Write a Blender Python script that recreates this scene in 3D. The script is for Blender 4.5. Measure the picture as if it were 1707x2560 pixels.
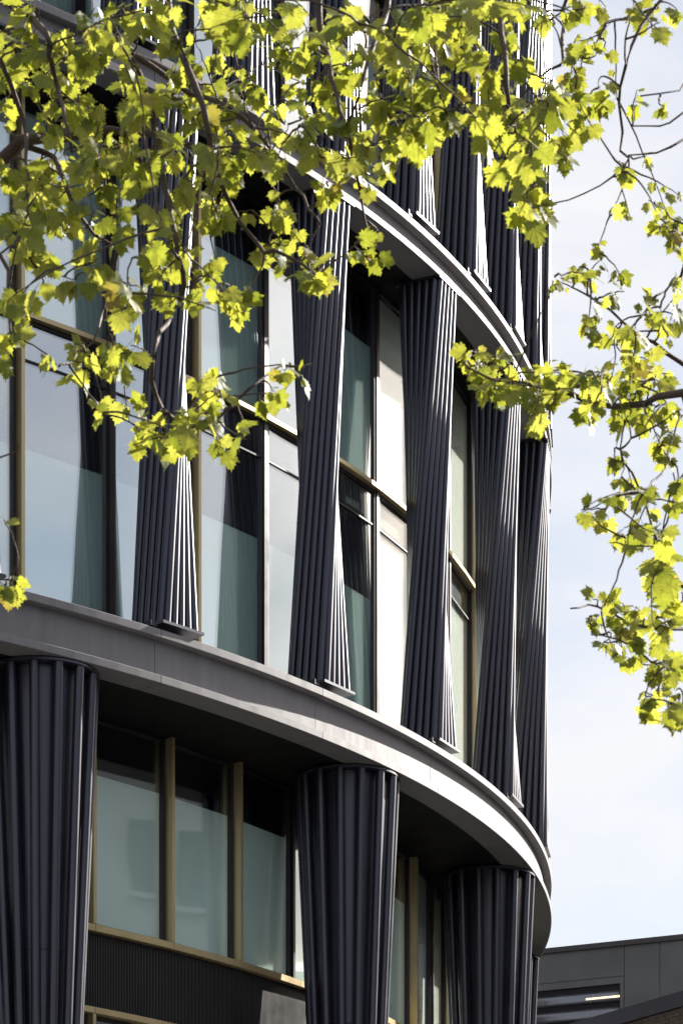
import bpy, bmesh, math, random
import numpy as np
from mathutils import Vector, Matrix

random.seed(11)
rng = np.random.default_rng(11)
R_ = math.radians
for o in list(bpy.data.objects):
    bpy.data.objects.remove(o, do_unlink=True)
scene = bpy.context.scene
C = scene.collection

# ------------------------------------------------------------------ camera
EYE = 1.6
cam = bpy.data.cameras.new('camera')
cam_o = bpy.data.objects.new('camera', cam)
C.objects.link(cam_o)
cam_o.location = (0, 0, EYE)
cam_o.rotation_euler = (math.pi/2, 0, 0)
cam.sensor_fit = 'VERTICAL'
cam.sensor_height = 24
cam.lens = 24*7355.25/2560
cam.shift_y = (4020.87-1280)/2560
cam.clip_start = 0.1
cam.clip_end = 3000
cam.dof.use_dof = True
cam.dof.focus_distance = 38
cam.dof.aperture_fstop = 11
scene.camera = cam_o
scene.render.resolution_x = 682
scene.render.resolution_y = 1024

# ------------------------------------------------------------------ sky and sun
SUN_AZ, SUN_EL = 41.0, 30.0           # plan angle from +X towards +Y, elevation
world = bpy.data.worlds.new('World')
scene.world = world
world.use_nodes = True
nt = world.node_tree
for n in list(nt.nodes):
    nt.nodes.remove(n)
out = nt.nodes.new('ShaderNodeOutputWorld')
bg = nt.nodes.new('ShaderNodeBackground')
sky = nt.nodes.new('ShaderNodeTexSky')
sky.sky_type = 'NISHITA'
sky.sun_disc = False
sky.sun_elevation = R_(SUN_EL)
sky.sun_rotation = R_(90-SUN_AZ)
sky.air_density = 1.0
sky.dust_density = 2.2
sky.ozone_density = 1.0
tc = nt.nodes.new('ShaderNodeTexCoord')
mp = nt.nodes.new('ShaderNodeMapping')
mp.inputs['Scale'].default_value = (2.2, 2.2, 5.0)
mp.inputs['Location'].default_value = (3.1, 0.4, 1.7)
nz = nt.nodes.new('ShaderNodeTexNoise')
nz.inputs['Scale'].default_value = 2.0
nz.inputs['Detail'].default_value = 9
nz.inputs['Roughness'].default_value = 0.58
cr = nt.nodes.new('ShaderNodeValToRGB')
cr.color_ramp.elements[0].position = 0.40
cr.color_ramp.elements[0].color = (0.22, 0.22, 0.22, 1)
cr.color_ramp.elements[1].position = 0.66
cr.color_ramp.elements[1].color = (0.95, 0.95, 0.95, 1)
mix = nt.nodes.new('ShaderNodeMix')
mix.data_type = 'RGBA'
mix.inputs['B'].default_value = (6.5, 6.5, 6.7, 1)
nt.links.new(tc.outputs['Generated'], mp.inputs['Vector'])
nt.links.new(mp.outputs['Vector'], nz.inputs['Vector'])
nt.links.new(nz.outputs['Fac'], cr.inputs['Fac'])
nt.links.new(cr.outputs['Color'], mix.inputs['Factor'])
nt.links.new(sky.outputs['Color'], mix.inputs['A'])
nt.links.new(mix.outputs['Result'], bg.inputs['Color'])
bg.inputs['Strength'].default_value = 0.054
nt.links.new(bg.outputs['Background'], out.inputs['Surface'])

sl = bpy.data.lights.new('sun', 'SUN')
sl.energy = 4.6
sl.angle = R_(0.53)
sl.color = (1.0, 0.955, 0.88)
so = bpy.data.objects.new('sun', sl)
C.objects.link(so)
sd = Vector((math.cos(R_(SUN_AZ))*math.cos(R_(SUN_EL)), math.sin(R_(SUN_AZ))*math.cos(R_(SUN_EL)), math.sin(R_(SUN_EL))))
so.rotation_euler = sd.to_track_quat('Z', 'Y').to_euler()
so.location = (30, 20, 60)

vs = scene.view_settings
vs.view_transform = 'Standard'
vs.look = 'None'
vs.gamma = 1
vs.exposure = 1.45
vs.use_curve_mapping = False
scene.cycles.transparent_max_bounces = 24
scene.cycles.max_bounces = 8

# ------------------------------------------------------------------ helpers
CX, CY, RAD = -16.096, 49.745, 19.593          # plan circle of the drum (cornice edge)
ZA, ZA2, ZB, ZB2 = 11.30+EYE, 11.958+EYE, 18.51+EYE, 18.96+EYE
ZTOP = 27.1+EYE
MOD = 8.83
F_, H_ = 7355.25, 4020.87

def pl(a, r, z=0.0):
    a = R_(a)
    return Vector((CX+r*math.cos(a), CY+r*math.sin(a), z))

def at(x, y, Y):                                # a point seen at photo pixel x, y (1707 wide), Y metres away
    return Vector(((x-853.5)*Y/F_, Y, (H_-y)*Y/F_+EYE))

def mesh(name, verts, faces, mat=None, smooth=False):
    me = bpy.data.meshes.new(name)
    me.from_pydata([tuple(v) for v in verts], [], faces)
    me.update()
    if mat:
        me.materials.append(mat)
    if smooth:
        me.polygons.foreach_set('use_smooth', [True]*len(me.polygons))
    return me

def link(name, me, parent=None, **props):
    o = bpy.data.objects.new(name, me)
    C.objects.link(o)
    if parent is not None:
        o.parent = parent
    for k, v in props.items():
        o[k] = v
    return o

def empty(name, loc, label, cat, group=None):
    o = bpy.data.objects.new(name, None)
    C.objects.link(o)
    o.location = loc
    o['label'] = label
    o['category'] = cat
    if group:
        o['group'] = group
    return o

class MB:
    def __init__(s):
        s.v, s.f = [], []
    def add(s, v, f):
        n = len(s.v)
        s.v += [tuple(p) for p in v]
        s.f += [tuple(i+n for i in q) for q in f]
    def box(s, x0, x1, y0, y1, z0, z1, M=None):
        v = [Vector((x, y, z)) for z in (z0, z1) for y in (y0, y1) for x in (x0, x1)]
        if M is not None:
            v = [M @ p for p in v]
        s.add(v, [(0, 2, 3, 1), (4, 5, 7, 6), (0, 1, 5, 4), (2, 6, 7, 3), (0, 4, 6, 2), (1, 3, 7, 5)])
    def sweep(s, prof, a0, a1, n):               # closed (r,z) outline, counter-clockwise seen with r right, z up
        k = len(prof)
        v = []
        for i in range(n+1):
            a = a0+(a1-a0)*i/n
            v += [pl(a, r, z) for r, z in prof]
        f = []
        for i in range(n):
            for j in range(k):
                j2 = (j+1) % k
                f.append((i*k+j, (i+1)*k+j, (i+1)*k+j2, i*k+j2))
        f.append(tuple(range(k)))
        f.append(tuple(n*k+j for j in reversed(range(k))))
        s.add(v, f)
    def tube(s, pts, rads, n=6):
        pts = [Vector(p) for p in pts]
        v, f = [], []
        m = len(pts)
        for i, p in enumerate(pts):
            t = (pts[min(i+1, m-1)]-pts[max(i-1, 0)]).normalized()
            u = t.cross(Vector((0.31, 0.17, 0.93)))
            if u.length < 1e-3:
                u = t.cross(Vector((1, 0, 0)))
            u.normalize()
            w = t.cross(u)
            for j in range(n):
                b = 2*math.pi*j/n
                v.append(p+(u*math.cos(b)+w*math.sin(b))*rads[i])
        for i in range(m-1):
            for j in range(n):
                j2 = (j+1) % n
                f.append((i*n+j, i*n+j2, (i+1)*n+j2, (i+1)*n+j))
        f.append(tuple(reversed(range(n))))
        f.append(tuple((m-1)*n+j for j in range(n)))
        s.add(v, f)
    def me(s, name, mat, smooth=False):
        return mesh(name, s.v, s.f, mat, smooth)
    def obj(s, name, mat, parent=None, smooth=False, **props):
        return link(name, s.me(name, mat, smooth), parent, **props)

def rect(r0, r1, z0, z1):
    return [(r0, z0), (r1, z0), (r1, z1), (r0, z1)]

# ------------------------------------------------------------------ materials
def new_mat(name):
    m = bpy.data.materials.new(name)
    m.use_nodes = True
    t = m.node_tree
    for n in list(t.nodes):
        t.nodes.remove(n)
    o = t.nodes.new('ShaderNodeOutputMaterial')
    return m, t, o

def principled(name, col, rough=0.5, metal=0.0, var=0.15, scale=3.0, bump=0.0, bscale=40, spec=0.5, stretch=None, rvar=0.1, coat=0.0, coat_rough=0.2, coat_ior=1.5):
    m, t, o = new_mat(name)
    b = t.nodes.new('ShaderNodeBsdfPrincipled')
    t.links.new(b.outputs[0], o.inputs[0])
    b.inputs['Metallic'].default_value = metal
    b.inputs['Specular IOR Level'].default_value = spec
    b.inputs['Coat Weight'].default_value = coat
    b.inputs['Coat Roughness'].default_value = coat_rough
    b.inputs['Coat IOR'].default_value = coat_ior
    tcn = t.nodes.new('ShaderNodeNewGeometry')
    mpn = t.nodes.new('ShaderNodeMapping')
    if stretch:
        mpn.inputs['Scale'].default_value = stretch
    t.links.new(tcn.outputs['Position'], mpn.inputs['Vector'])
    nn = t.nodes.new('ShaderNodeTexNoise')
    nn.inputs['Scale'].default_value = scale
    nn.inputs['Detail'].default_value = 6
    nn.inputs['Roughness'].default_value = 0.6
    t.links.new(mpn.outputs[0], nn.inputs['Vector'])
    ramp = t.nodes.new('ShaderNodeMapRange')
    ramp.inputs['From Min'].default_value = 0.3
    ramp.inputs['From Max'].default_value = 0.7
    ramp.inputs['To Min'].default_value = 1-var
    ramp.inputs['To Max'].default_value = 1+var
    t.links.new(nn.outputs['Fac'], ramp.inputs['Value'])
    mul = t.nodes.new('ShaderNodeVectorMath')
    mul.operation = 'SCALE'
    mul.inputs[0].default_value = col
    t.links.new(ramp.outputs[0], mul.inputs['Scale'])
    t.links.new(mul.outputs[0], b.inputs['Base Color'])
    rr = t.nodes.new('ShaderNodeMapRange')
    rr.inputs['From Min'].default_value = 0.3
    rr.inputs['From Max'].default_value = 0.7
    rr.inputs['To Min'].default_value = max(0.05, rough-rvar)
    rr.inputs['To Max'].default_value = min(1, rough+rvar)
    t.links.new(nn.outputs['Fac'], rr.inputs['Value'])
    t.links.new(rr.outputs[0], b.inputs['Roughness'])
    if bump:
        n2 = t.nodes.new('ShaderNodeTexNoise')
        n2.inputs['Scale'].default_value = bscale
        n2.inputs['Detail'].default_value = 4
        t.links.new(mpn.outputs[0], n2.inputs['Vector'])
        bp = t.nodes.new('ShaderNodeBump')
        bp.inputs['Strength'].default_value = bump
        bp.inputs['Distance'].default_value = 0.02
        t.links.new(n2.outputs['Fac'], bp.inputs['Height'])
        t.links.new(bp.outputs[0], b.inputs['Normal'])
    return m

def glass(name, tint, f0):
    m, t, o = new_mat(name)
    lw = t.nodes.new('ShaderNodeLayerWeight')
    lw.inputs['Blend'].default_value = 0.5
    pw = t.nodes.new('ShaderNodeMath')
    pw.operation = 'POWER'
    t.links.new(lw.outputs['Facing'], pw.inputs[0])
    pw.inputs[1].default_value = 5.0
    mr = t.nodes.new('ShaderNodeMapRange')
    mr.inputs['To Min'].default_value = f0
    mr.inputs['To Max'].default_value = 1.0
    t.links.new(pw.outputs[0], mr.inputs['Value'])
    gl = t.nodes.new('ShaderNodeBsdfGlossy')
    gl.inputs['Roughness'].default_value = 0.02
    gl.inputs['Color'].default_value = (0.93, 0.95, 0.97, 1)
    tr = t.nodes.new('ShaderNodeBsdfTransparent')
    tr.inputs['Color'].default_value = tint+(1,)
    g = t.nodes.new('ShaderNodeNewGeometry')
    nn = t.nodes.new('ShaderNodeTexNoise')
    nn.inputs['Scale'].default_value = 0.7
    nn.inputs['Detail'].default_value = 1
    t.links.new(g.outputs['Position'], nn.inputs['Vector'])
    bp = t.nodes.new('ShaderNodeBump')
    bp.inputs['Strength'].default_value = 0.10
    bp.inputs['Distance'].default_value = 0.03
    t.links.new(nn.outputs['Fac'], bp.inputs['Height'])
    t.links.new(bp.outputs[0], gl.inputs['Normal'])
    mx = t.nodes.new('ShaderNodeMixShader')
    t.links.new(mr.outputs[0], mx.inputs[0])
    t.links.new(tr.outputs[0], mx.inputs[1])
    t.links.new(gl.outputs[0], mx.inputs[2])
    t.links.new(mx.outputs[0], o.inputs[0])
    return m

def leaf_mat(name, refl, trans):
    m, t, o = new_mat(name)
    g = t.nodes.new('ShaderNodeNewGeometry')
    oi = t.nodes.new('ShaderNodeObjectInfo')
    ad = t.nodes.new('ShaderNodeMath')
    ad.operation = 'ADD'
    t.links.new(g.outputs['Random Per Island'], ad.inputs[0])
    t.links.new(oi.outputs['Random'], ad.inputs[1])
    fr = t.nodes.new('ShaderNodeMath')
    fr.operation = 'FRACT'
    t.links.new(ad.outputs[0], fr.inputs[0])
    def ramp(cols):
        r = t.nodes.new('ShaderNodeValToRGB')
        els = r.color_ramp.elements
        while len(els) < len(cols):
            els.new(0.5)
        for e, (p, c) in zip(els, cols):
            e.position = p
            e.color = c+(1,)
        t.links.new(fr.outputs[0], r.inputs['Fac'])
        return r
    c1, c2 = ramp(refl), ramp(trans)
    nz_ = t.nodes.new('ShaderNodeTexNoise')
    nz_.inputs['Scale'].default_value = 60
    nz_.inputs['Detail'].default_value = 3
    t.links.new(g.outputs['Position'], nz_.inputs['Vector'])
    mr = t.nodes.new('ShaderNodeMapRange')
    mr.inputs['From Min'].default_value = 0.3
    mr.inputs['From Max'].default_value = 0.7
    mr.inputs['To Min'].default_value = 0.8
    mr.inputs['To Max'].default_value = 1.15
    t.links.new(nz_.outputs['Fac'], mr.inputs['Value'])
    def mth(op, a, b=None):
        q = t.nodes.new('ShaderNodeMath')
        q.operation = op
        for i_, v_ in enumerate((a, b)):
            if v_ is None:
                continue
            if isinstance(v_, (int, float)):
                q.inputs[i_].default_value = v_
            else:
                t.links.new(v_, q.inputs[i_])
        return q.outputs[0]
    uvn = t.nodes.new('ShaderNodeUVMap')
    uvn.uv_map = 'UVMap'
    sx = t.nodes.new('ShaderNodeSeparateXYZ')
    t.links.new(uvn.outputs[0], sx.inputs[0])
    yy = mth('SUBTRACT', sx.outputs[1], 0.03)
    ang_ = mth('DIVIDE', mth('ARCTAN2', sx.outputs[0], yy), 0.70)
    off = mth('ABSOLUTE', mth('SUBTRACT', ang_, mth('ROUND', ang_)))
    rad_ = mth('SQRT', mth('ADD', mth('MULTIPLY', sx.outputs[0], sx.outputs[0]), mth('MULTIPLY', yy, yy)))
    dist = mth('MULTIPLY', off, rad_)
    vein = t.nodes.new('ShaderNodeMapRange')
    vein.inputs['From Min'].default_value = 0.004
    vein.inputs['From Max'].default_value = 0.026
    vein.inputs['To Min'].default_value = 0.62
    vein.inputs['To Max'].default_value = 1.0
    t.links.new(dist, vein.inputs['Value'])
    sc = t.nodes.new('ShaderNodeVectorMath')
    sc.operation = 'SCALE'
    t.links.new(c2.outputs[0], sc.inputs[0])
    t.links.new(mth('MULTIPLY', mr.outputs[0], vein.outputs[0]), sc.inputs['Scale'])
    b = t.nodes.new('ShaderNodeBsdfPrincipled')
    b.inputs['Roughness'].default_value = 0.55
    b.inputs['Specular IOR Level'].default_value = 0.16
    t.links.new(c1.outputs[0], b.inputs['Base Color'])
    tl = t.nodes.new('ShaderNodeBsdfTranslucent')
    t.links.new(sc.outputs[0], tl.inputs['Color'])
    mx = t.nodes.new('ShaderNodeAddShader')
    t.links.new(b.outputs[0], mx.inputs[0])
    t.links.new(tl.outputs[0], mx.inputs[1])
    t.links.new(mx.outputs[0], o.inputs[0])
    return m

M = {}
M['pipe'] = principled('anthracite_pipe', (0.030, 0.0285, 0.049), 0.42, 0.50, 0.22, 0.9, 0.02, 30, coat=0.7, coat_rough=0.31, coat_ior=1.52)
M['core'] = principled('dark_core', (0.018, 0.018, 0.022), 0.55, 0.2, 0.15, 2)
M['cornice'] = principled('cornice_metal', (0.235, 0.221, 0.226), 0.60, 0.14, 0.15, 6.0, 0.012, 25, stretch=(1, 1, 0.12), spec=0.40)
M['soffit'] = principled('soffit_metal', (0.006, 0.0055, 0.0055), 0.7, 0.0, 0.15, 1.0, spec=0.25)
M['frame'] = principled('frame_metal', (0.030, 0.028, 0.032), 0.4, 0.3, 0.1, 2)
M['gold'] = principled('gold_anodised', (0.58, 0.455, 0.24), 0.40, 0.6, 0.08, 2.5)
M['blind'] = principled('blind_fabric', (0.86, 0.95, 0.92), 0.85, 0.0, 0.05, 0.8)
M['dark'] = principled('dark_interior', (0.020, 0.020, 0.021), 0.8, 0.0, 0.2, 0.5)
M['glass'] = glass('coated_glass', (0.93, 0.98, 0.965), 0.37)
M['glass_low'] = glass('clear_glass', (0.95, 0.985, 0.97), 0.15)
M['glass_clear'] = glass('low_iron_glass', (0.97, 0.99, 0.975), 0.11)
M['dark_glass'] = principled('dark_glass', (0.03, 0.035, 0.04), 0.15, 0.0, 0.1, 1, spec=0.3)
M['blind_cream'] = principled('cream_blind', (0.80, 0.80, 0.74), 0.85, 0.0, 0.04, 0.8)
M['rib'] = principled('ribbed_panel', (0.040, 0.037, 0.038), 0.45, 0.3, 0.1, 2)
M['concrete'] = principled('slab_concrete', (0.20, 0.19, 0.18), 0.85, 0.0, 0.15, 1.5)
M['asphalt'] = principled('asphalt', (0.05, 0.05, 0.052), 0.9, 0.0, 0.25, 0.6, 0.2, 60)
M['paving'] = principled('paving_stone', (0.24, 0.23, 0.21), 0.8, 0.0, 0.18, 1.0, 0.1, 30)
M['clad'] = principled('grey_cladding', (0.22, 0.22, 0.22), 0.40, 0.15, 0.12, 0.7, 0.01, 10)
M['coping'] = principled('coping_metal', (0.12, 0.108, 0.11), 0.45, 0.3, 0.1, 2)
M['louvre'] = principled('louvre_metal', (0.24, 0.24, 0.265), 0.25, 0.6, 0.1, 1)
M['mortar'] = principled('mortar', (0.06, 0.055, 0.05), 0.95, 0, 0.2, 5)
M['stone'] = principled('pale_stone', (0.62, 0.60, 0.55), 0.8, 0, 0.10, 0.6, 0.05, 12)
M['bark'] = principled('twig_bark', (0.075, 0.048, 0.032), 0.75, 0, 0.35, 25, 0.3, 120)
M['trunk'] = principled('plane_bark', (0.22, 0.18, 0.12), 0.8, 0, 0.5, 5, 0.3, 15)
M['leaf'] = leaf_mat('plane_leaf',
    [(0.0, (0.045, 0.060, 0.014)), (0.35, (0.080, 0.092, 0.020)), (0.97, (0.120, 0.125, 0.034)), (1.0, (0.11, 0.085, 0.034))],
    [(0.0, (0.140, 0.158, 0.014)), (0.25, (0.205, 0.220, 0.022)), (0.60, (0.270, 0.272, 0.030)), (0.97, (0.335, 0.335, 0.050)), (1.0, (0.24, 0.19, 0.03))])
def brick_mat():
    m = principled('dark_brick', (0.085, 0.065, 0.052), 0.9, 0, 0.5, 14, 0.3, 60)
    return m
M['brick'] = brick_mat()
m_, t_, o_ = new_mat('strip_light')
em = t_.nodes.new('ShaderNodeEmission')
em.inputs['Color'].default_value = (1.0, 0.78, 0.48, 1)
em.inputs['Strength'].default_value = 0.8
t_.links.new(em.outputs[0], o_.inputs[0])
M['lamp'] = m_

# ------------------------------------------------------------------ ground
g = MB()
g.add([(-1500, -1500, 0), (1500, -1500, 0), (1500, 1500, 0), (-1500, 1500, 0)], [(0, 1, 2, 3)])
g.obj('road', M['asphalt'], kind='structure')
g = MB()
g.sweep([(14, 0.004), (25.0, 0.004), (25.0, 0.13), (14, 0.13)], -120, 80, 90)
g.obj('pavement', M['paving'], kind='structure')

# ------------------------------------------------------------------ the round office building
bld = empty('office_building', (CX, CY, 0), 'dark curved office building with twisted pipe columns and green tinted windows', 'building')
bld_inv = Matrix.Translation((-CX, -CY, 0))
def bobj(mb, name, mat, parent=None, smooth=False, **props):
    # parts of the building: world-space geometry made local to the building's base
    mb.v = [(x-CX, y-CY, z) for x, y, z in mb.v]
    return mb.obj(name, mat, parent if parent is not None else bld, smooth, **props)

A_MIN, A_MAX = -66.9, 30.25
J0 = -44.82                                       # a cornice joint
joints = [J0+MOD*k for k in range(-3, 9)]
WALL_U, WALL_L = 18.63, 17.95
gap = 0.013
# solid heart, floor slabs and roof
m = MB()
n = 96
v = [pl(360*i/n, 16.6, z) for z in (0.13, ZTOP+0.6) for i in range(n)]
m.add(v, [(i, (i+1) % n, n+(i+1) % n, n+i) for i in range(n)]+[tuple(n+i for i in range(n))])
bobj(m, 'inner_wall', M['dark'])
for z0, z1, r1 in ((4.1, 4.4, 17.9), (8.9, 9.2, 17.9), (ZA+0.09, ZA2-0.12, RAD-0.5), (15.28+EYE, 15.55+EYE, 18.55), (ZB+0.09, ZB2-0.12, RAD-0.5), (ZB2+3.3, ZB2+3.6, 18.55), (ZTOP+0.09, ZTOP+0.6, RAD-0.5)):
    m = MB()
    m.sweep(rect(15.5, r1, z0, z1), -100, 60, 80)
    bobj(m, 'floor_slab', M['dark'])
# side walls closing the glazed part
for a in (-100, 58):
    m = MB()
    m.sweep(rect(15.5, RAD-0.6, 0.13, ZTOP+0.05), a, a+2, 2)
    bobj(m, 'end_wall', M['frame'])

# cornices: each length between two joints is a panel of its own
for z0, z1, r_wall in ((ZA, ZA2, 17.5), (ZB, ZB2, 18.3), (ZTOP, ZTOP+0.66, 18.3)):
    for a in joints:
        b = a+MOD
        m = MB()
        m.sweep([(RAD-0.42, z0+0.098), (RAD-0.40, z0), (RAD-0.006, z0), (RAD, z0+0.006), (RAD, z0+0.092), (RAD-0.006, z0+0.098)], a+gap, b-gap, 9)
        bobj(m, 'lower_trim', M['cornice'])
        m = MB()
        m.sweep(rect(RAD-0.30, RAD-0.12, z0+0.1, z1-0.1), a+gap, b-gap, 9)
        bobj(m, 'fascia_panel', M['cornice'])
        m = MB()
        m.sweep([(18.3, z1-0.1), (RAD-0.006, z1-0.1), (RAD, z1-0.094), (RAD, z1-0.006), (RAD-0.006, z1), (18.3, z1+0.01)], a+gap, b-gap, 9)
        bobj(m, 'upper_trim', M['cornice'])
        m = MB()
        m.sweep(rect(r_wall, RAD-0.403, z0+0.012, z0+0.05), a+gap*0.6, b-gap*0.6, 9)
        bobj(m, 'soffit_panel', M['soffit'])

# ---- twisted columns
u = MB()
NP = 12
u.add([(math.cos(2*math.pi*i/NP), math.sin(2*math.pi*i/NP), z) for z in (0, 1) for i in range(NP)],
      [(i, (i+1) % NP, NP+(i+1) % NP, NP+i) for i in range(NP)])
PIPE = u.me('pipe', M['pipe'], True)
def pipe(parent, p, q, r):
    d = q-p
    o = link('pipe', PIPE, parent)
    o.location = p
    o.rotation_mode = 'QUATERNION'
    o.rotation_quaternion = d.to_track_quat('Z', 'Y')
    o.scale = (r, r, d.length)
    return o

SIDE, NS = 0.58, 5
def twisted_column(a, z0, z1):
    c = pl(a, 19.27, z0)
    o = link('twisted_column', None, bld)
    o.location = (c.x-CX, c.y-CY, z0)
    o.rotation_euler = (0, 0, R_(a))                # local +X = outwards, +Y = along the facade to the right
    h = z1-z0
    zb, zt = 0.11, h-0.035
    s = SIDE/2
    # corners in order so that a side at the top lands on the next side at the foot
    K = [Vector((s, s)), Vector((s, -s)), Vector((-s, -s)), Vector((-s, s))]     # front, left, back, right sides
    def sidept(k, t):
        p, q = K[k % 4], K[(k+1) % 4]
        return p.lerp(q, t)
    pr = 0.047
    for k in range(4):
        for i in range(NS):
            t = (i+0.5)/NS
            p, q = sidept(k+1, t), sidept(k, t)          # foot, head
            pipe(o, Vector((p.x, p.y, zb)), Vector((q.x, q.y, zt)), pr)
    # dark core behind the pipes
    m = MB()
    n = 24
    for j in range(n+1):
        w = j/n
        for k in range(4):
            p = K[(k+1) % 4].lerp(K[k], w)*0.93
            m.v.append((p.x, p.y, zb+(zt-zb)*w))
    for j in range(n):
        for k in range(4):
            m.f.append((j*4+k, j*4+(k+3) % 4, j*4+4+(k+3) % 4, j*4+4+k))
    m.obj('core', M['core'], o)
    e = s+0.055
    m = MB()
    m.box(-e, e, -e, e, zb-0.035, zb)
    m.obj('base_plate', M['pipe'], o)
    m = MB()
    m.box(-e, e, -e, e, zt, zt+0.030)
    m.obj('head_plate', M['pipe'], o)
    m = MB()
    m.box(-0.05, 0.05, -0.25, -0.17, 0.012, zb-0.035)
    m.box(-0.05, 0.05, 0.17, 0.25, 0.012, zb-0.035)
    m.obj('foot_bracket', M['frame'], o)
    m = MB()
    m.box(0.17, 0.31, -0.515, -0.50, 0.012, 0.075)
    m.box(0.17, 0.31, -0.50, -0.42, 0.012, 0.028)
    m.obj('bird_stop_bracket', M['frame'], o)
    return o
for k in range(-1, 8):
    twisted_column(-43.78+MOD*k, ZA2+0.01, ZB)
UMOD, UC0 = 5.72, -28.2                            # the columns of the tier above stand closer together
for k in range(-4, 8):
    twisted_column(UC0+UMOD*k, ZB2+0.01, ZTOP)

# ---- round flared columns below the lower cornice
def round_column(a):
    c = pl(a, 18.87, 0.13)
    o = link('flared_column', None, bld)
    o.location = (c.x-CX, c.y-CY, 0.13)
    o.rotation_euler = (0, 0, R_(a))
    zt, zm = ZA-0.05-0.13, 6.6
    rt, rm = 0.655, 0.655-0.047*(ZA-0.05-0.13-6.6)
    NPR = 14
    seam = [0, 2.2, 4.4, zm]
    for i in range(NPR):
        b = 2*math.pi*(i+0.35)/NPR
        d = Vector((math.cos(b), math.sin(b), 0))
        pipe(o, d*rm, d*rm+Vector((0, 0, zm)), 0.060)
        pipe(o, d*rm+Vector((0, 0, zm)), d*rt+Vector((0, 0, zt)), 0.060)
    n = 42
    m = MB()
    for rr, z in ((rm-0.105, 0), (rm-0.105, zm), (rt-0.105, zt)):
        for i in range(n):
            b = 2*math.pi*i/n
            m.v.append((rr*math.cos(b), rr*math.sin(b), z))
    for j in range(2):
        for i in range(n):
            m.f.append((j*n+i, j*n+(i+1) % n, j*n+n+(i+1) % n, j*n+n+i))
    m.obj('core', M['pipe'], o, True)
    # thin seam rings on the core
    for z in (zm-0.5, 9.35, 7.9):
        rr = rm-0.105+(rt-rm)*max(0, z-zm)/(zt-zm)
        m = MB()
        for dz, dr in ((0, 0.0), (0, 0.004), (0.012, 0.005), (0.012, 0.0)):
            m.v += [((rr+dr)*math.cos(2*math.pi*i/n), (rr+dr)*math.sin(2*math.pi*i/n), z+dz) for i in range(n)]
        for j in range(3):
            m.f += [(j*n+i, j*n+(i+1) % n, j*n+n+(i+1) % n, j*n+n+i) for i in range(n)]
        m.obj('seam', M['core'], o)
    n = 64
    m = MB()
    prof = [(rt-0.09, 0.0), (rt+0.045, 0.0), (rt+0.060, 0.008), (rt+0.060, 0.034), (rt+0.045, 0.042), (rt-0.09, 0.042)]
    for (r, z) in prof:
        m.v += [(r*math.cos(2*math.pi*i/n), r*math.sin(2*math.pi*i/n), zt+z) for i in range(n)]
    for j in range(len(prof)):
        j2 = (j+1) % len(prof)
        m.f += [(j*n+i, j*n+(i+1) % n, j2*n+(i+1) % n, j2*n+i) for i in range(n)]
    m.obj('cap_ring', M['pipe'], o)
    m = MB()
    m.add([(0.62*math.cos(2*math.pi*i/32)*(rm+0.2)/0.62, (rm+0.2)*math.sin(2*math.pi*i/32), z) for z in (0, 0.25) for i in range(32)],
          [(i, (i+1) % 32, 32+(i+1) % 32, 32+i) for i in range(32)]+[tuple(32+i for i in range(32))])
    m.obj('plinth', M['frame'], o)
    return o
for k in range(-1, 4):
    round_column(-48.66+2*MOD*k)

# ---- glazing
def facet(a0, a1, r):
    # frame of a flat pane between two plan angles: origin at left foot, x along, y inwards, z up
    p, q = pl(a0, r), pl(a1, r)
    t = (q-p)
    w = t.length
    t.normalize()
    inn = Vector((-t.y, t.x, 0))
    Mx = Matrix(((t.x, inn.x, 0, p.x-CX), (t.y, inn.y, 0, p.y-CY), (0, 0, 1, 0), (0, 0, 0, 1)))
    return Mx, w

def window(a0, a1, r, rows, blinds, rails, gm='glass', bm='blind'):
    # one glazed bay: frame > panes, blinds
    Mx, w = facet(a0, a1, r)
    z0, z1 = rows[0][0], rows[-1][1]
    fr = MB()
    fw = 0.045
    fr.box(0.0, fw, -0.02, 0.10, z0, z1)
    fr.box(w-fw, w, -0.02, 0.10, z0, z1)
    for i, (za, zb) in enumerate(rows):
        thin_a = i > 0 and za-rows[i-1][1] < 0.05
        thin_b = i+1 < len(rows) and rows[i+1][0]-zb < 0.05
        fr.box(fw, w-fw, -0.008 if thin_a else -0.015, 0.09, za, za+(0.010 if thin_a else 0.035))
        fr.box(fw, w-fw, -0.008 if thin_b else -0.015, 0.09, zb-(0.010 if thin_b else 0.035), zb)
    o = fr.obj('window', M['frame'], bld)
    o.matrix_local = Mx
    for za, zb in rows:
        p = MB()
        p.box(fw-0.004, w-fw+0.004, 0.012, 0.034, za+0.008, zb-0.008)
        p.obj('pane', M[gm], o)
    for zr in rails:
        p = MB()
        p.box(fw+0.002, w-fw-0.002, -0.006, 0.05, zr-0.012, zr+0.012)
        p.obj('rail', M['frame'], o)
    for za, zb in blinds:
        p = MB()
        p.box(fw, w-fw, 0.052, 0.060, za, zb)
        # hem bar
        p.box(fw, w-fw, 0.048, 0.064, za-0.002, za+0.03)
        p.obj('blind', M[bm], o)
    return o

def fin(a, r0, r1, z0, z1, th=0.05, mat='gold'):
    m = MB()
    da = math.degrees(th/2/r0)
    m.sweep(rect(r0, r1, z0, z1), a-da, a+da, 1)
    return bobj(m, 'mullion', M[mat])

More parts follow.
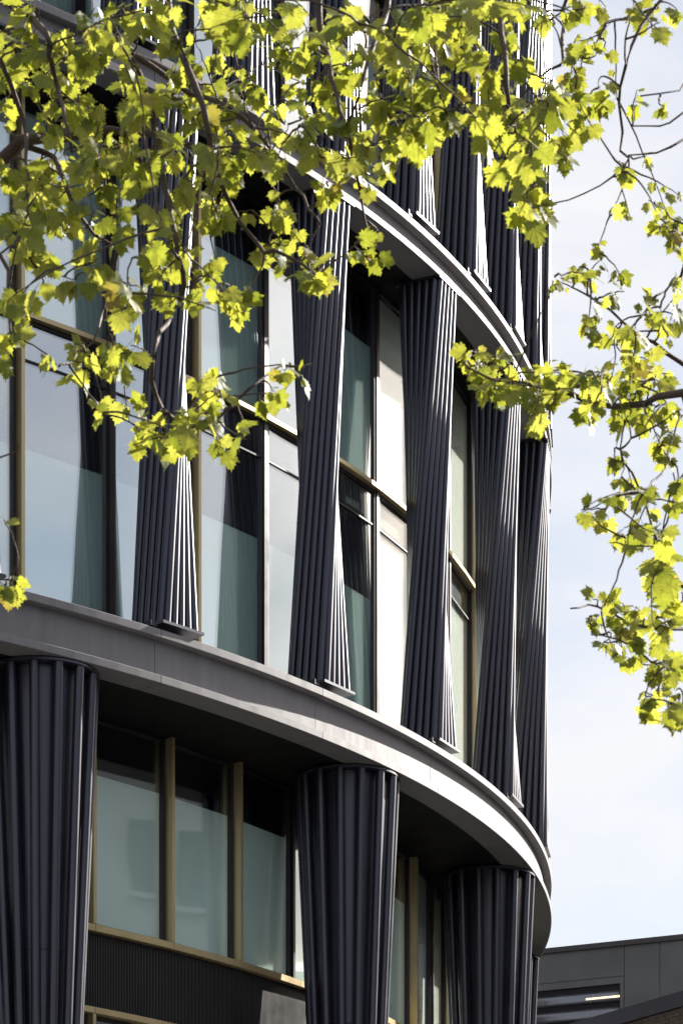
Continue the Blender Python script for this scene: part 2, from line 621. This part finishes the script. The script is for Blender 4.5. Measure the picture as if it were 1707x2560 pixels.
# two-storey tiers
FIN0 = -40.37
for zl, zh, mid, f0, md, ks in ((ZA2+0.012, ZB, 15.70+EYE, FIN0, MOD, range(-2, 7)),
                                (ZB2+0.012, ZTOP, ZB2+3.74, UC0-0.95-UMOD*0.498, UMOD, range(-4, 9))):
    for k in ks:
        a = f0+md*k
        d = a+0.498*md                                  # dark mullion behind the column
        e = a+md
        upper = md == UMOD
        fin(a, WALL_U-0.02, WALL_U+0.13, zl, zh)
        fin(d, WALL_U-0.03, WALL_U+0.035, zl, zh, 0.07, 'frame')
        for i, (a0, a1) in enumerate(((a+0.09, d-0.11), (d+0.11, e-0.09))):
            full = (upper and k >= 1) or (not upper and ((k >= 1 and i == 1) or k >= 2))
            lowtop = mid-0.56 if upper else mid-1.60+(0.0 if k != 1 else 0.02)
            window(a0, a1, WALL_U, [(zl, mid-0.541), (mid-0.539, mid-0.055), (mid+0.02, zh)],
                   [(zl+0.02, mid-0.56 if full else lowtop), (mid+0.05, zh-(0.05 if full else 0.86 if k >= 0 else 0.3))], [], 'glass_clear' if full else 'glass', 'blind_cream' if full else 'blind')
        # gold transom ledge
        m = MB()
        m.sweep(rect(WALL_U-0.03, WALL_U+0.09, mid-0.045, mid+0.012), a+0.10, e-0.10, 4)
        bobj(m, 'transom', M['gold'])

# lower tier
LF0 = -44.1
ST = MOD/2
SILL = 8.64+EYE
for k in range(-4, 13):
    a = LF0+ST*k
    b = a+ST
    dark = (k % 4 == 3) or False
    fin(a, WALL_L-0.02, WALL_L+(0.05 if dark else 0.14), SILL+0.01, ZA+0.005, 0.05, 'frame' if dark else 'gold')
    cream = a > -20
    window(a+0.09, b-0.09, WALL_L, [(SILL+0.012, ZA)], [(SILL+0.03, ZA-0.04 if cream else 10.60+EYE)], [], 'glass_clear' if cream else 'glass_low', 'blind_cream' if cream else 'blind')
    m = MB()
    m.sweep(rect(WALL_L-0.05, WALL_L+0.145, SILL-0.085, SILL), a+0.012, b-0.012, 4)
    bobj(m, 'sill', M['gold'])
    # ribbed spandrel
    m = MB()
    z0, z1 = 7.60+EYE, SILL-0.09
    m.sweep(rect(WALL_L-0.05, WALL_L+0.02, z0, z1), a+0.012, b-0.012, 4)
    bobj(m, 'spandrel_panel', M['rib'])
    m = MB()
    nb = 50
    for i in range(nb):
        c = a+(b-a)*(i+0.5)/nb
        da = math.degrees(0.0065/WALL_L)
        m.sweep(rect(WALL_L+0.018, WALL_L+0.055, z0, z1-0.004), c-da, c+da, 1)
    bobj(m, 'battens', M['rib'], kind='stuff')
    m = MB()
    m.sweep(rect(WALL_L-0.05, WALL_L+0.14, 7.52+EYE, 7.60+EYE-0.004), a+0.012, b-0.012, 4)
    bobj(m, 'transom', M['gold'])
    window(a+0.09, b-0.09, WALL_L, [(4.4, 7.51+EYE)], [(4.45, 7.0)], [], 'glass_low')
    fin(a, WALL_L-0.02, WALL_L+(0.05 if dark else 0.13), 4.4, 7.515+EYE, 0.05, 'frame' if dark else 'gold')
    window(a+0.09, b-0.09, WALL_L, [(0.5, 4.1)], [], [])
    m = MB()
    m.sweep(rect(WALL_L-0.05, WALL_L+0.05, 4.1, 4.395), a+0.012, b-0.012, 4)
    bobj(m, 'spandrel_panel', M['rib'])
    m = MB()
    m.sweep(rect(WALL_L-0.05, WALL_L+0.05, 0.13, 0.5), a+0.012, b-0.012, 4)
    bobj(m, 'base_panel', M['frame'])

# ------------------------------------------------------------------ grey clad building behind
def line_pts(x1, y1, x2, y2, Z):
    Ya, Yb = F_*Z/(H_-y1), F_*Z/(H_-y2)
    return at(x1, y1, Ya), at(x2, y2, Yb)
GZ = 17.0
pa, pb = line_pts(1362, 2372, 1707, 2336, GZ)
gd = (pb-pa)
gd.z = 0
gd.normalize()
gn = Vector((-gd.y, gd.x, 0))                       # away from the camera
GT = GZ+EYE
gb = empty('clad_building', (pa.x, pa.y, 0), 'low grey metal clad building with louvres behind the drum', 'building')
gM = Matrix(((gd.x, gn.x, 0, 0), (gd.y, gn.y, 0, 0), (0, 0, 1, 0), (0, 0, 0, 1)))
gb.matrix_local = Matrix.Translation((pa.x, pa.y, 0)) @ gM
def along(x):                                       # distance along the wall seen at photo column x
    k = (x-853.5)/F_
    # pa + s*gd has X/Y = k
    return (k*pa.y-pa.x)/(gd.x-k*gd.y)
s1, s2 = along(1559), along(1648)
pw = s2-s1
m = MB(); m.box(-6, 30, 0.05, 14, 0, GT-0.06); m.obj('wall', M['frame'], gb)
for i in range(-0, 12):
    x0 = s1+pw*i
    m = MB(); m.box(x0+0.008, x0+pw-0.008, 0, 0.048, 0.2, GT-0.135); m.obj('cladding_panel', M['clad'], gb)
pz = 1.0*(H_-2459)/(H_-2372)*GZ+EYE
m = MB(); m.box(-4, s1-0.008, 0, 0.048, pz+0.008, GT-0.135); m.obj('cladding_panel', M['clad'], gb)
sj = along(1549)
lz = GZ*(H_-2478)/(H_-2374)+EYE                      # louvre opening top
m = MB(); m.box(-4, sj, 0, 0.048, lz, pz-0.006); m.box(sj, s1-0.012, 0.0, 0.048, 0.2, pz-0.006); m.obj('opening_frame', M['clad'], gb)
m = MB(); m.box(-6, 30, -0.06, 0.5, GT-0.13, GT); m.obj('coping', M['coping'], gb)
for i in range(10):
    z = lz-0.08-0.42*i
    m = MB()
    # curved louvre blade
    pts = [(-0.0, z-0.30), (0.010, z-0.22), (0.0, z-0.1), (-0.0+0.03, z)]
    pr = [(0.02, z-0.36), (0.00, z-0.30), (0.005, z-0.22), (0.025, z-0.14), (0.045, z-0.08), (0.06, z-0.10), (0.045, z-0.20), (0.03, z-0.36)]
    v = [(x, y, zz) for x in (-4, sj-0.01) for y, zz in pr]
    k = len(pr)
    m.add(v, [tuple(range(k)), tuple(reversed(range(k, 2*k)))]+[(j, k+j, k+(j+1) % k, (j+1) % k) for j in range(k)])
    m.obj('louvre_blade', M['louvre'], gb, True)
m = MB()
sl0 = along(1464)
lmz = GZ*(H_-2512)/(H_-2374)+EYE
m.box(sl0, sj-0.015, -0.012, 0.0, lmz, lmz+0.045)
m.obj('strip_light', M['lamp'], gb)

# ------------------------------------------------------------------ brick parapet in front of it
BZ = 12.0
pa2, pb2 = line_pts(1492, 2541, 1707, 2478, BZ)
bd = (pb2-pa2); bd.z = 0; bd.normalize()
bn = Vector((-bd.y, bd.x, 0))
bw = empty('brick_wall', (pa2.x, pa2.y, 0), 'dark brick wall with black metal coping in the lower right corner', 'wall')
bw.matrix_local = Matrix(((bd.x, bn.x, 0, pa2.x), (bd.y, bn.y, 0, pa2.y), (0, 0, 1, 0), (0, 0, 0, 1)))
BT = BZ+EYE
m = MB(); m.box(-2.5, 14, -0.05, 0.45, BT-0.30, BT); m.obj('coping', M['pipe'], bw)
m = MB(); m.box(-2.5, 14, 0.012, 0.40, 0, BT-0.303); m.obj('wall_core', M['mortar'], bw)
bk = MB(); bk.box(0, 0.215, 0.0, 0.03, 0, 0.065)
BRICK = bk.me('brick', M['brick'])
for row in range(9):
    for i in range(18):
        o = link('brick', BRICK, bw)
        o.location = (0.6+0.225*i+(0.1125 if row % 2 else 0), random.uniform(-0.004, 0.004), BT-0.303-0.075*(row+1))

# ------------------------------------------------------------------ building across the street (seen mirrored in the lower windows)
ob = empty('stone_building', (47, 22, 0), 'pale stone building across the street, mirrored in the lower windows', 'building')
m = MB(); m.box(0.3, 12, -24, 46, 0, 27.2); m.obj('wall', M['stone'], ob)
m = MB(); m.box(-0.35, 12.2, -24.3, 46.3, 27.2, 27.9); m.obj('cornice', M['stone'], ob)
wm = MB(); wm.box(0.10, 0.297, -0.7, 0.7, 0, 2.3)
WF = wm.me('window', M['frame'])
wp = MB(); wp.box(0.05, 0.097, -0.62, 0.62, 0.08, 2.2)
WP = wp.me('pane', M['dark_glass'])
sm = MB(); sm.box(-0.05, 0.297, -0.85, 0.85, -0.18, -0.002)
WS = sm.me('sill', M['stone'])
for fl in range(7):
    for i in range(22):
        o = link('window', WF, ob); o.location = (0, -22+3.1*i, 1.2+3.6*fl)
        link('pane', WP, o); link('sill', WS, o)

# ------------------------------------------------------------------ plane trees
def leaf_mesh(seed):
    r = random.Random(seed)
    half = [(0.00, 0.05), (0.10, -0.04), (0.22, -0.05), (0.29, 0.03), (0.45, 0.01), (0.45, 0.13), (0.60, 0.22), (0.48, 0.29), (0.41, 0.34),
            (0.55, 0.41), (0.53, 0.51), (0.64, 0.70), (0.47, 0.64), (0.40, 0.69), (0.29, 0.63), (0.34, 0.79), (0.21, 0.79), (0.19, 0.92), (0.07, 0.93)]
    pts = [(x, y) for x, y in half]+[(0, 1.10)]+[(-x, y) for x, y in reversed(half[1:])]
    fold = r.uniform(0.0, 0.20)
    droop = r.uniform(-0.10, 0.42)
    sk = r.uniform(-0.1, 0.1)
    wid = r.uniform(0.86, 1.06)
    tw_ = r.uniform(-0.2, 0.2)
    ph = r.uniform(0, 6)
    def lift(x, y):
        return fold*(math.sqrt(x*x+0.006)-0.077)-droop*max(0, y-0.25)**2-droop*0.5*x*x+0.022*math.sin(8*x+ph)*math.cos(6*y+ph)+sk*x+tw_*x*(y-0.4)
    V = [(0.0, 0.36, lift(0, 0.36))]
    UV = [(0.0, 0.36)]
    n = len(pts)
    outer = [(x*wid*(1+r.uniform(-0.08, 0.08)), y*(1+r.uniform(-0.05, 0.05))) for x, y in pts]
    for k in (0.55, 1.0):
        for x, y in outer:
            x2, y2 = x*k, 0.36+(y-0.36)*k
            V.append((x2, y2, lift(x2, y2)))
            UV.append((x2, y2))
    F = [(0, 1+i, 1+(i+1) % n) for i in range(n)]
    F += [(1+i, 1+n+i, 1+n+(i+1) % n, 1+(i+1) % n) for i in range(n)]
    b = len(V)                                   # petiole, a thin three-sided stalk
    V += [(0.014, 0.05, 0), (-0.014, 0.05, 0), (0, 0.05, -0.022), (0.010, -0.45, -0.10), (-0.010, -0.45, -0.10), (0, -0.45, -0.118)]
    UV += [(0, 0.1)]*6
    F += [(b, b+1, b+4, b+3), (b+1, b+2, b+5, b+4), (b+2, b, b+3, b+5)]
    return np.array(V), F, np.array(UV)
def put_uv(me, uv):
    l = me.uv_layers.new(name='UVMap')
    idx = np.empty(len(me.loops), dtype=np.int32)
    me.loops.foreach_get('vertex_index', idx)
    l.data.foreach_set('uv', uv[idx].astype(np.float32).ravel())
LV = [leaf_mesh(s) for s in range(24)]
LM = []
for v, f, uv in LV:
    me = mesh('leaf', v, f, M['leaf'], True)
    put_uv(me, uv)
    LM.append(me)

def build_tree(name, label, trunk_pts, trunk_r, branches, clusters, join):
    base = Vector(trunk_pts[0])
    t = empty(name, base, label, 'tree')
    def loc(mb):
        mb.v = [(x-base.x, y-base.y, z-base.z) for x, y, z in mb.v]
        return mb
    m = MB(); m.tube(trunk_pts, trunk_r, 14)
    loc(m).obj('trunk', M['trunk'], t, True)
    allp = []
    for pts, r0, r1 in branches:
        P = [Vector(p) for p in pts]
        # subdivide with a little wander
        Q = []
        for i in range(len(P)-1):
            L = (P[i+1]-P[i]).length
            k = max(2, int(L/0.07))
            for j in range(k):
                w = j/k
                c0 = P[max(i-1, 0)]; c1 = P[i]; c2 = P[i+1]; c3 = P[min(i+2, len(P)-1)]
                p = 0.5*((2*c1)+(c2-c0)*w+(2*c0-5*c1+4*c2-c3)*w*w+(3*c1-c0-3*c2+c3)*w**3)
                Q.append(p+Vector(rng.normal(0, 0.004, 3)))
        Q.append(P[-1])
        n = len(Q)
        m = MB(); m.tube(Q, [r0+(r1-r0)*i/(n-1)+rng.uniform(0, 0.0012) for i in range(n)], 7)
        loc(m).obj('branch', M['bark'], t, True)
        allp += Q
    AP = np.array([tuple(p) for p in allp])
    tw = MB()
    leaves = []
    name_dens = 0 if join is None else 1
    for (cx, cy, rx, ry, n, Y, size) in clusters:
        cx, cy, rx, ry = [q*1.0887 for q in (cx, cy, rx, ry)]
        dens = (1.55 if (cy < 560 and cx < 1000) else 1.75) if name_dens == 0 else (1.7 if (840 < cy < 1060) else 1.3 if cy < 840 else 1.6)
        groups = max(1, int(round(n*dens/4.5)))
        for gi in range(groups):
            ph = rng.uniform(0, 2*math.pi)
            rr = math.sqrt(rng.uniform(0, 1))
            gx, gy = cx+rx*rr*math.cos(ph), cy+ry*rr*math.sin(ph)
            gY = Y+rng.normal(0, 0.32)
            tip = at(gx, gy, gY)
            # nearest wood, preferring wood that is not too close
            d = np.linalg.norm(AP-np.array(tip), axis=1)
            j = int(np.argmin(d))
            start = Vector(AP[j])
            if (tip-start).length > 0.02:
                mid = start.lerp(tip, 0.5)+Vector(rng.normal(0, 0.03, 3))+Vector((0, 0, 0.02))
                q1 = start.lerp(mid, 0.5)+Vector(rng.normal(0, 0.010, 3))
                q2 = mid.lerp(tip, 0.5)+Vector(rng.normal(0, 0.010, 3))
                path = []
                for w in np.linspace(0, 1, 9):
                    b0, b1, b2, b3 = (1-w)**3, 3*w*(1-w)**2, 3*w*w*(1-w), w**3
                    path.append(start*b0+q1*b1+q2*b2+tip*b3+(Vector(rng.normal(0, 0.0016, 3)) if 0 < w < 1 else Vector()))
                mid = path[4]
                tw.tube(path, [0.0040-0.0026*w for w in np.linspace(0, 1, 9)], 5)
                AP = np.vstack([AP, np.array([tuple(q) for q in path[3:]])])
                ax = (tip-mid).normalized()
            else:
                mid = start
                ax = Vector(rng.normal(0, 1, 3)).normalized()
            k = max(2, int(rng.normal(4.6, 1.2)))
            for li in range(k):
                w = rng.uniform(0.25, 1.0)
                p = mid.lerp(tip, w)
                out = Vector(rng.normal(0, 1, 3))
                out = (out-ax*out.dot(ax)*0.6+ax*0.5+Vector((0, 0, -0.75))).normalized()
                s = size*0.78*(rng.uniform(0.5, 1.15) if rng.random() < 0.8 else rng.uniform(0.3, 0.6))
                p2 = p+out*(s*0.42)
                yv = (out+Vector((0, 0, -0.35))).normalized()
                nv = Vector((rng.normal(0.0, 0.6), rng.normal(-0.85, 0.5), rng.normal(0.45, 0.5)))
                nv = (nv-yv*nv.dot(yv))
                if nv.length < 1e-3:
                    continue
                nv.normalize()
                xv = yv.cross(nv)
                leaves.append((p2, xv, yv, nv, s, int(rng.integers(0, len(LM)))))
    loc(tw).obj('twigs', M['bark'], t, True, kind='stuff')
    def seen(l):
        p = l[0]
        x = 853.5+F_*p.x/p.y
        y = H_-F_*(p.z-EYE)/p.y
        inside = 0 < x < 1707 and 0 < y < 2560
        return (1 if inside else 0)*l[4]/p.y*abs(l[3].dot(Vector((0, -0.92, -0.38))))
    leaves.sort(key=seen, reverse=True)
    for p, xv, yv, nv, s, k in leaves[:300]:
        o = link('leaf', LM[k], t)
        o.matrix_local = Matrix.Translation(p-base) @ Matrix((xv, yv, nv)).transposed().to_4x4() @ Matrix.Scale(s, 4)
    if len(leaves) > 300:
        V, Fs, U, n0 = [], [], [], 0
        for p, xv, yv, nv, s, k in leaves[300:]:
            lv, lf, luv = LV[k]
            U.append(luv)
            A = np.array([xv, yv, nv])*s
            V.append(lv @ A+np.array(p-base))
            Fs += [tuple(i+n0 for i in q) for q in lf]
            n0 += len(lv)
        me = mesh('foliage', np.vstack(V), Fs, M['leaf'], True)
        put_uv(me, np.vstack(U))
        link('foliage', me, t, kind='stuff')
    print(name, 'leaves', len(leaves))
    return t

def P(Y, *xy):
    return [at(x, y, Y+0.12*math.sin(i*1.7)) for i, (x, y) in enumerate(xy)]

LB = [
    (P(9.8, (-900, 700), (-400, 520), (0, 406), (40, 352), (150, 345), (330, 330), (520, 380)), 0.045, 0.007),
    (P(9.7, (40, 352), (115, 378), (159, 439), (186, 515), (236, 587), (296, 631)), 0.010, 0.004),
    (P(10.4, (-900, 250), (-300, 160), (0, 150), (204, 128), (335, 143), (520, 240), (641, 329), (690, 390)), 0.032, 0.006),
    (P(9.2, (-300, -200), (32, 10), (92, 60), (129, 112), (131, 160), (143, 223), (163, 293), (180, 380)), 0.016, 0.004),
    (P(9.5, (335, 143), (380, 300), (428, 544), (450, 637), (466, 719), (428, 785), (389, 856), (381, 955), (406, 1021)), 0.012, 0.006),
    (P(10.0, (335, 143), (480, 232), (574, 270), (641, 329), (681, 377), (740, 470), (800, 560)), 0.010, 0.003),
    (P(9.4, (400, -250), (420, 40), (470, 160), (520, 330), (560, 480), (640, 610), (720, 640), (790, 690)), 0.016, 0.003),
    (P(9.9, (780, -250), (800, 60), (830, 200), (870, 330), (900, 470), (925, 600)), 0.014, 0.003),
    (P(9.6, (1000, -250), (960, 20), (930, 120), (900, 240), (860, 330)), 0.014, 0.003),
    (P(9.3, (1180, -250), (1220, -40), (1259, 83), (1265, 212), (1278, 385), (1320, 480)), 0.014, 0.003),
    (P(10.2, (1100, -250), (1060, 60), (1090, 200), (1060, 300), (1000, 330)), 0.012, 0.003),
    (P(9.0, (-200, 560), (0, 640), (20, 760), (30, 850)), 0.010, 0.003),
    (P(9.6, (406, 1021), (460, 1060), (540, 1040), (620, 970), (700, 920), (780, 910)), 0.006, 0.002),
    (P(9.6, (296, 631), (260, 760), (230, 850), (180, 890)), 0.006, 0.002),
    (P(9.1, (-150, 1060), (0, 1140), (48, 1112)), 0.004, 0.0015),
    (P(8.8, (-150, 1380), (0, 1440), (30, 1450)), 0.005, 0.002),
    (P(10.0, (1500, -200), (1406, 19), (1413, 128), (1393, 160), (1342, 193), (1250, 300)), 0.010, 0.002),
    (P(9.4, (0, 150), (60, 300), (70, 440), (60, 600), (110, 700)), 0.008, 0.002),
]
# clusters: centre and half sizes on the 1568-wide view, leaves, distance, leaf length
LC = [
    (120, 90, 150, 100, 62, 9.6, 0.078), (330, 80, 130, 90, 52, 9.3, 0.080), (520, 60, 110, 80, 42, 9.7, 0.075),
    (700, 60, 120, 80, 44, 9.8, 0.078), (900, 60, 130, 80, 44, 9.3, 0.088), (1080, 60, 110, 80, 30, 9.6, 0.085), (1210, 100, 60, 110, 26, 9.9, 0.075),
    (1330, 30, 90, 40, 14, 9.8, 0.070), (600, 20, 300, 30, 20, 9.0, 0.095), (1000, 15, 250, 25, 16, 8.9, 0.100),
    (100, 240, 130, 80, 55, 9.8, 0.075), (270, 250, 110, 90, 50, 9.4, 0.078), (440, 220, 110, 80, 52, 9.9, 0.074),
    (620, 220, 110, 90, 58, 10.2, 0.070), (790, 210, 100, 80, 44, 10.2, 0.070), (760, 320, 110, 60, 40, 10.1, 0.072), (930, 200, 90, 70, 34, 9.7, 0.076),
    (90, 380, 100, 70, 40, 9.5, 0.080), (240, 390, 110, 70, 46, 9.6, 0.078), (410, 370, 110, 80, 44, 9.6, 0.080), (560, 360, 100, 70, 40, 9.9, 0.074),
    (100, 500, 90, 70, 34, 9.4, 0.080), (250, 480, 80, 60, 26, 9.6, 0.078), (400, 500, 70, 60, 20, 9.4, 0.085), (520, 480, 70, 50, 20, 9.8, 0.074),
    (860, 330, 60, 80, 32, 9.9, 0.075), (960, 270, 80, 50, 26, 9.8, 0.078), (970, 300, 50, 40, 12, 9.6, 0.08), (1060, 180, 70, 80, 26, 9.7, 0.080),
    (800, 440, 60, 40, 16, 10.0, 0.068), (850, 560, 28, 45, 13, 9.9, 0.066), (1080, 270, 60, 50, 18, 9.6, 0.080),
    (1190, 240, 80, 60, 28, 9.4, 0.085), (1180, 350, 60, 60, 20, 9.1, 0.092), (1210, 440, 50, 45, 14, 8.9, 0.098), (1275, 330, 35, 50, 12, 9.6, 0.080),
    (1290, 210, 70, 50, 16, 9.5, 0.078), (1340, 140, 40, 40, 8, 9.8, 0.068),
    (700, 560, 60, 30, 14, 9.8, 0.066), (720, 640, 55, 30, 13, 9.5, 0.085), (640, 500, 50, 40, 10, 9.9, 0.066), (610, 600, 40, 40, 8, 9.7, 0.07),
    (470, 600, 60, 40, 14, 9.6, 0.075), (360, 590, 60, 40, 16, 9.5, 0.080), (330, 680, 50, 40, 14, 9.4, 0.085), (190, 610, 60, 40, 13, 9.5, 0.078), (60, 600, 50, 50, 12, 9.3, 0.08),
    (510, 700, 60, 35, 13, 9.6, 0.072), (560, 710, 25, 40, 5, 9.7, 0.065), (430, 700, 40, 40, 8, 9.5, 0.08),
    (200, 820, 80, 42, 24, 9.3, 0.078), (280, 790, 30, 40, 6, 9.4, 0.075), (20, 720, 22, 60, 12, 9.0, 0.075), (10, 820, 12, 40, 5, 9.0, 0.075),
    (270, 965, 60, 22, 11, 9.5, 0.075), (360, 1000, 60, 32, 17, 9.4, 0.080), (470, 970, 70, 35, 19, 9.5, 0.078), (540, 1000, 35, 35, 10, 9.4, 0.082), (500, 880, 60, 35, 12, 9.6, 0.074), (440, 860, 35, 35, 6, 9.5, 0.07),
    (630, 900, 30, 35, 5, 9.6, 0.068), (705, 860, 22, 25, 4, 9.6, 0.075), (640, 850, 18, 6, 1, 9.6, 0.06),
    (15, 1335, 14, 22, 4, 8.8, 0.075), (5, 1180, 8, 12, 1, 9.0, 0.05),
]
tl0 = at(-900, 700, 9.8)
build_tree('plane_tree', 'plane tree with bright yellow-green young leaves hanging across the top of the facade', [(-3.9, 9.9, 0), (-3.85, 9.9, 1.5), (-3.75, 9.85, 3.4), (-3.3, 9.8, 4.9), (tl0.x-0.5, 9.8, tl0.z+0.0), (tl0.x, 9.85, tl0.z+0.9), (tl0.x+0.4, 9.7, tl0.z+2.2)],
           [0.24, 0.21, 0.19, 0.15, 0.11, 0.08, 0.05], LB, LC, None)

RB = [
    (P(9.6, (2600, 1100), (2100, 1000), (1707, 983), (1610, 1006), (1533, 1014), (1416, 986), (1330, 965), (1227, 945), (1166, 914)), 0.024, 0.0025),
    (P(9.8, (2100, 1000), (1850, 990), (1707, 909), (1635, 858), (1574, 822), (1523, 776), (1467, 736)), 0.012, 0.002),
    (P(9.4, (2500, 1750), (1950, 1640), (1707, 1465), (1651, 1378), (1620, 1286), (1584, 1184), (1549, 1123)), 0.014, 0.002),
    (P(9.4, (1651, 1378), (1635, 1350), (1574, 1348), (1508, 1317), (1457, 1286)), 0.005, 0.0016),
    (P(9.5, (1950, 1640), (1800, 1585), (1707, 1575), (1640, 1572), (1569, 1552), (1488, 1516), (1426, 1521)), 0.007, 0.0016),
    (P(9.5, (1950, 1640), (1707, 1664), (1630, 1649), (1549, 1603), (1477, 1587)), 0.006, 0.0016),
    (P(9.3, (1950, 1640), (1800, 1780), (1707, 1771), (1650, 1746), (1610, 1730)), 0.006, 0.0016),
    (P(9.6, (1707, 983), (1720, 1120), (1686, 1250), (1640, 1352)), 0.006, 0.002),
    (P(9.7, (2100, -100), (1800, -120), (1637, 20), (1560, 160), (1548, 257), (1554, 385), (1573, 392), (1535, 443), (1458, 488), (1387, 507)), 0.008, 0.0014),
    (P(9.9, (2100, -100), (1900, 150), (1707, 283), (1650, 315), (1580, 315)), 0.007, 0.0015),
    (P(9.9, (1900, 150), (1760, 330), (1707, 345), (1640, 385), (1570, 388)), 0.006, 0.0015),
    (P(9.9, (1850, 450), (1707, 560), (1660, 520), (1620, 500)), 0.005, 0.0015),
    (P(9.7, (1637, 20), (1590, 40), (1520, 60), (1480, 120)), 0.005, 0.0015),
    (P(9.7, (1900, 150), (1750, 180), (1690, 225), (1600, 240)), 0.005, 0.0015),
    (P(10.0, (1720, 620), (1700, 690), (1640, 740), (1574, 822)), 0.005, 0.002),
]
RC = [
    (1430, 40, 60, 45, 16, 9.7, 0.062), (1530, 60, 40, 60, 14, 9.5, 0.070), (1350, 110, 50, 40, 8, 9.8, 0.06), (1390, 190, 40, 50, 8, 9.7, 0.068),
    (1500, 210, 50, 40, 7, 9.8, 0.060), (1420, 370, 30, 35, 8, 9.7, 0.058), (1490, 360, 10, 25, 2, 9.8, 0.055), (1340, 230, 40, 40, 10, 9.6, 0.07),
    (1430, 505, 35, 25, 8, 9.8, 0.060), (1530, 480, 40, 50, 18, 9.9, 0.060), (1545, 570, 25, 50, 14, 9.8, 0.065),
    (1380, 570, 30, 25, 7, 9.8, 0.056), (1310, 640, 45, 30, 11, 9.8, 0.062), (1390, 660, 50, 40, 16, 9.8, 0.064), (1470, 690, 50, 40, 18, 9.8, 0.066), (1545, 680, 25, 50, 10, 9.7, 0.066),
    (1370, 760, 50, 35, 16, 9.8, 0.064), (1430, 770, 40, 30, 12, 9.7, 0.07), (1540, 740, 30, 40, 10, 9.7, 0.066),
    (1090, 815, 40, 22, 10, 9.6, 0.070), (1130, 870, 50, 35, 18, 9.5, 0.074), (1200, 880, 55, 40, 26, 9.5, 0.070), (1270, 880, 50, 45, 24, 9.6, 0.066), (1160, 800, 40, 20, 7, 9.6, 0.06),
    (1350, 890, 60, 40, 24, 9.6, 0.066), (1430, 870, 60, 45, 26, 9.7, 0.066), (1500, 850, 50, 45, 20, 9.7, 0.070), (1450, 950, 60, 28, 18, 9.5, 0.070), (1540, 920, 28, 40, 14, 9.5, 0.07), (1370, 945, 50, 25, 12, 9.5, 0.068), (1250, 945, 35, 25, 8, 9.4, 0.07),
    (1500, 1020, 25, 20, 5, 9.6, 0.07), (1540, 1040, 25, 50, 12, 9.6, 0.07),
    (1425, 1070, 25, 30, 8, 9.5, 0.055), (1440, 1130, 30, 25, 7, 9.5, 0.06), (1500, 1140, 30, 30, 8, 9.5, 0.06), (1550, 1150, 20, 60, 11, 9.5, 0.065),
    (1365, 1190, 40, 35, 11, 9.4, 0.058), (1450, 1235, 35, 28, 10, 9.4, 0.068), (1510, 1240, 45, 45, 18, 9.3, 0.074), (1500, 1320, 50, 40, 14, 9.3, 0.080),
    (1370, 1370, 35, 30, 9, 9.5, 0.056), (1360, 1430, 35, 30, 8, 9.5, 0.056), (1430, 1410, 50, 35, 16, 9.5, 0.060), (1500, 1420, 40, 30, 14, 9.4, 0.068), (1545, 1370, 25, 35, 8, 9.3, 0.075),
    (1450, 1490, 55, 35, 18, 9.5, 0.060), (1530, 1500, 40, 50, 22, 9.4, 0.066), (1390, 1460, 30, 20, 5, 9.5, 0.055),
    (1490, 1620, 35, 28, 10, 9.3, 0.062), (1545, 1620, 25, 45, 11, 9.3, 0.068), (1555, 1560, 18, 30, 6, 9.3, 0.066),
]
tr0 = at(2600, 1100, 9.6)
build_tree('plane_tree', 'plane tree reaching in from the right edge with sparse leafy twigs against the sky', [(3.6, 9.4, 0), (3.55, 9.4, 1.6), (3.3, 9.45, 3.2), (2.9, 9.5, 4.4), (tr0.x+0.1, 9.6, tr0.z+0.6), (1.9, 9.8, 6.3), (at(2100, -100, 9.8).x, 9.8, at(2100, -100, 9.8).z)],
           [0.22, 0.2, 0.17, 0.13, 0.09, 0.06, 0.03], RB, RC, 1)
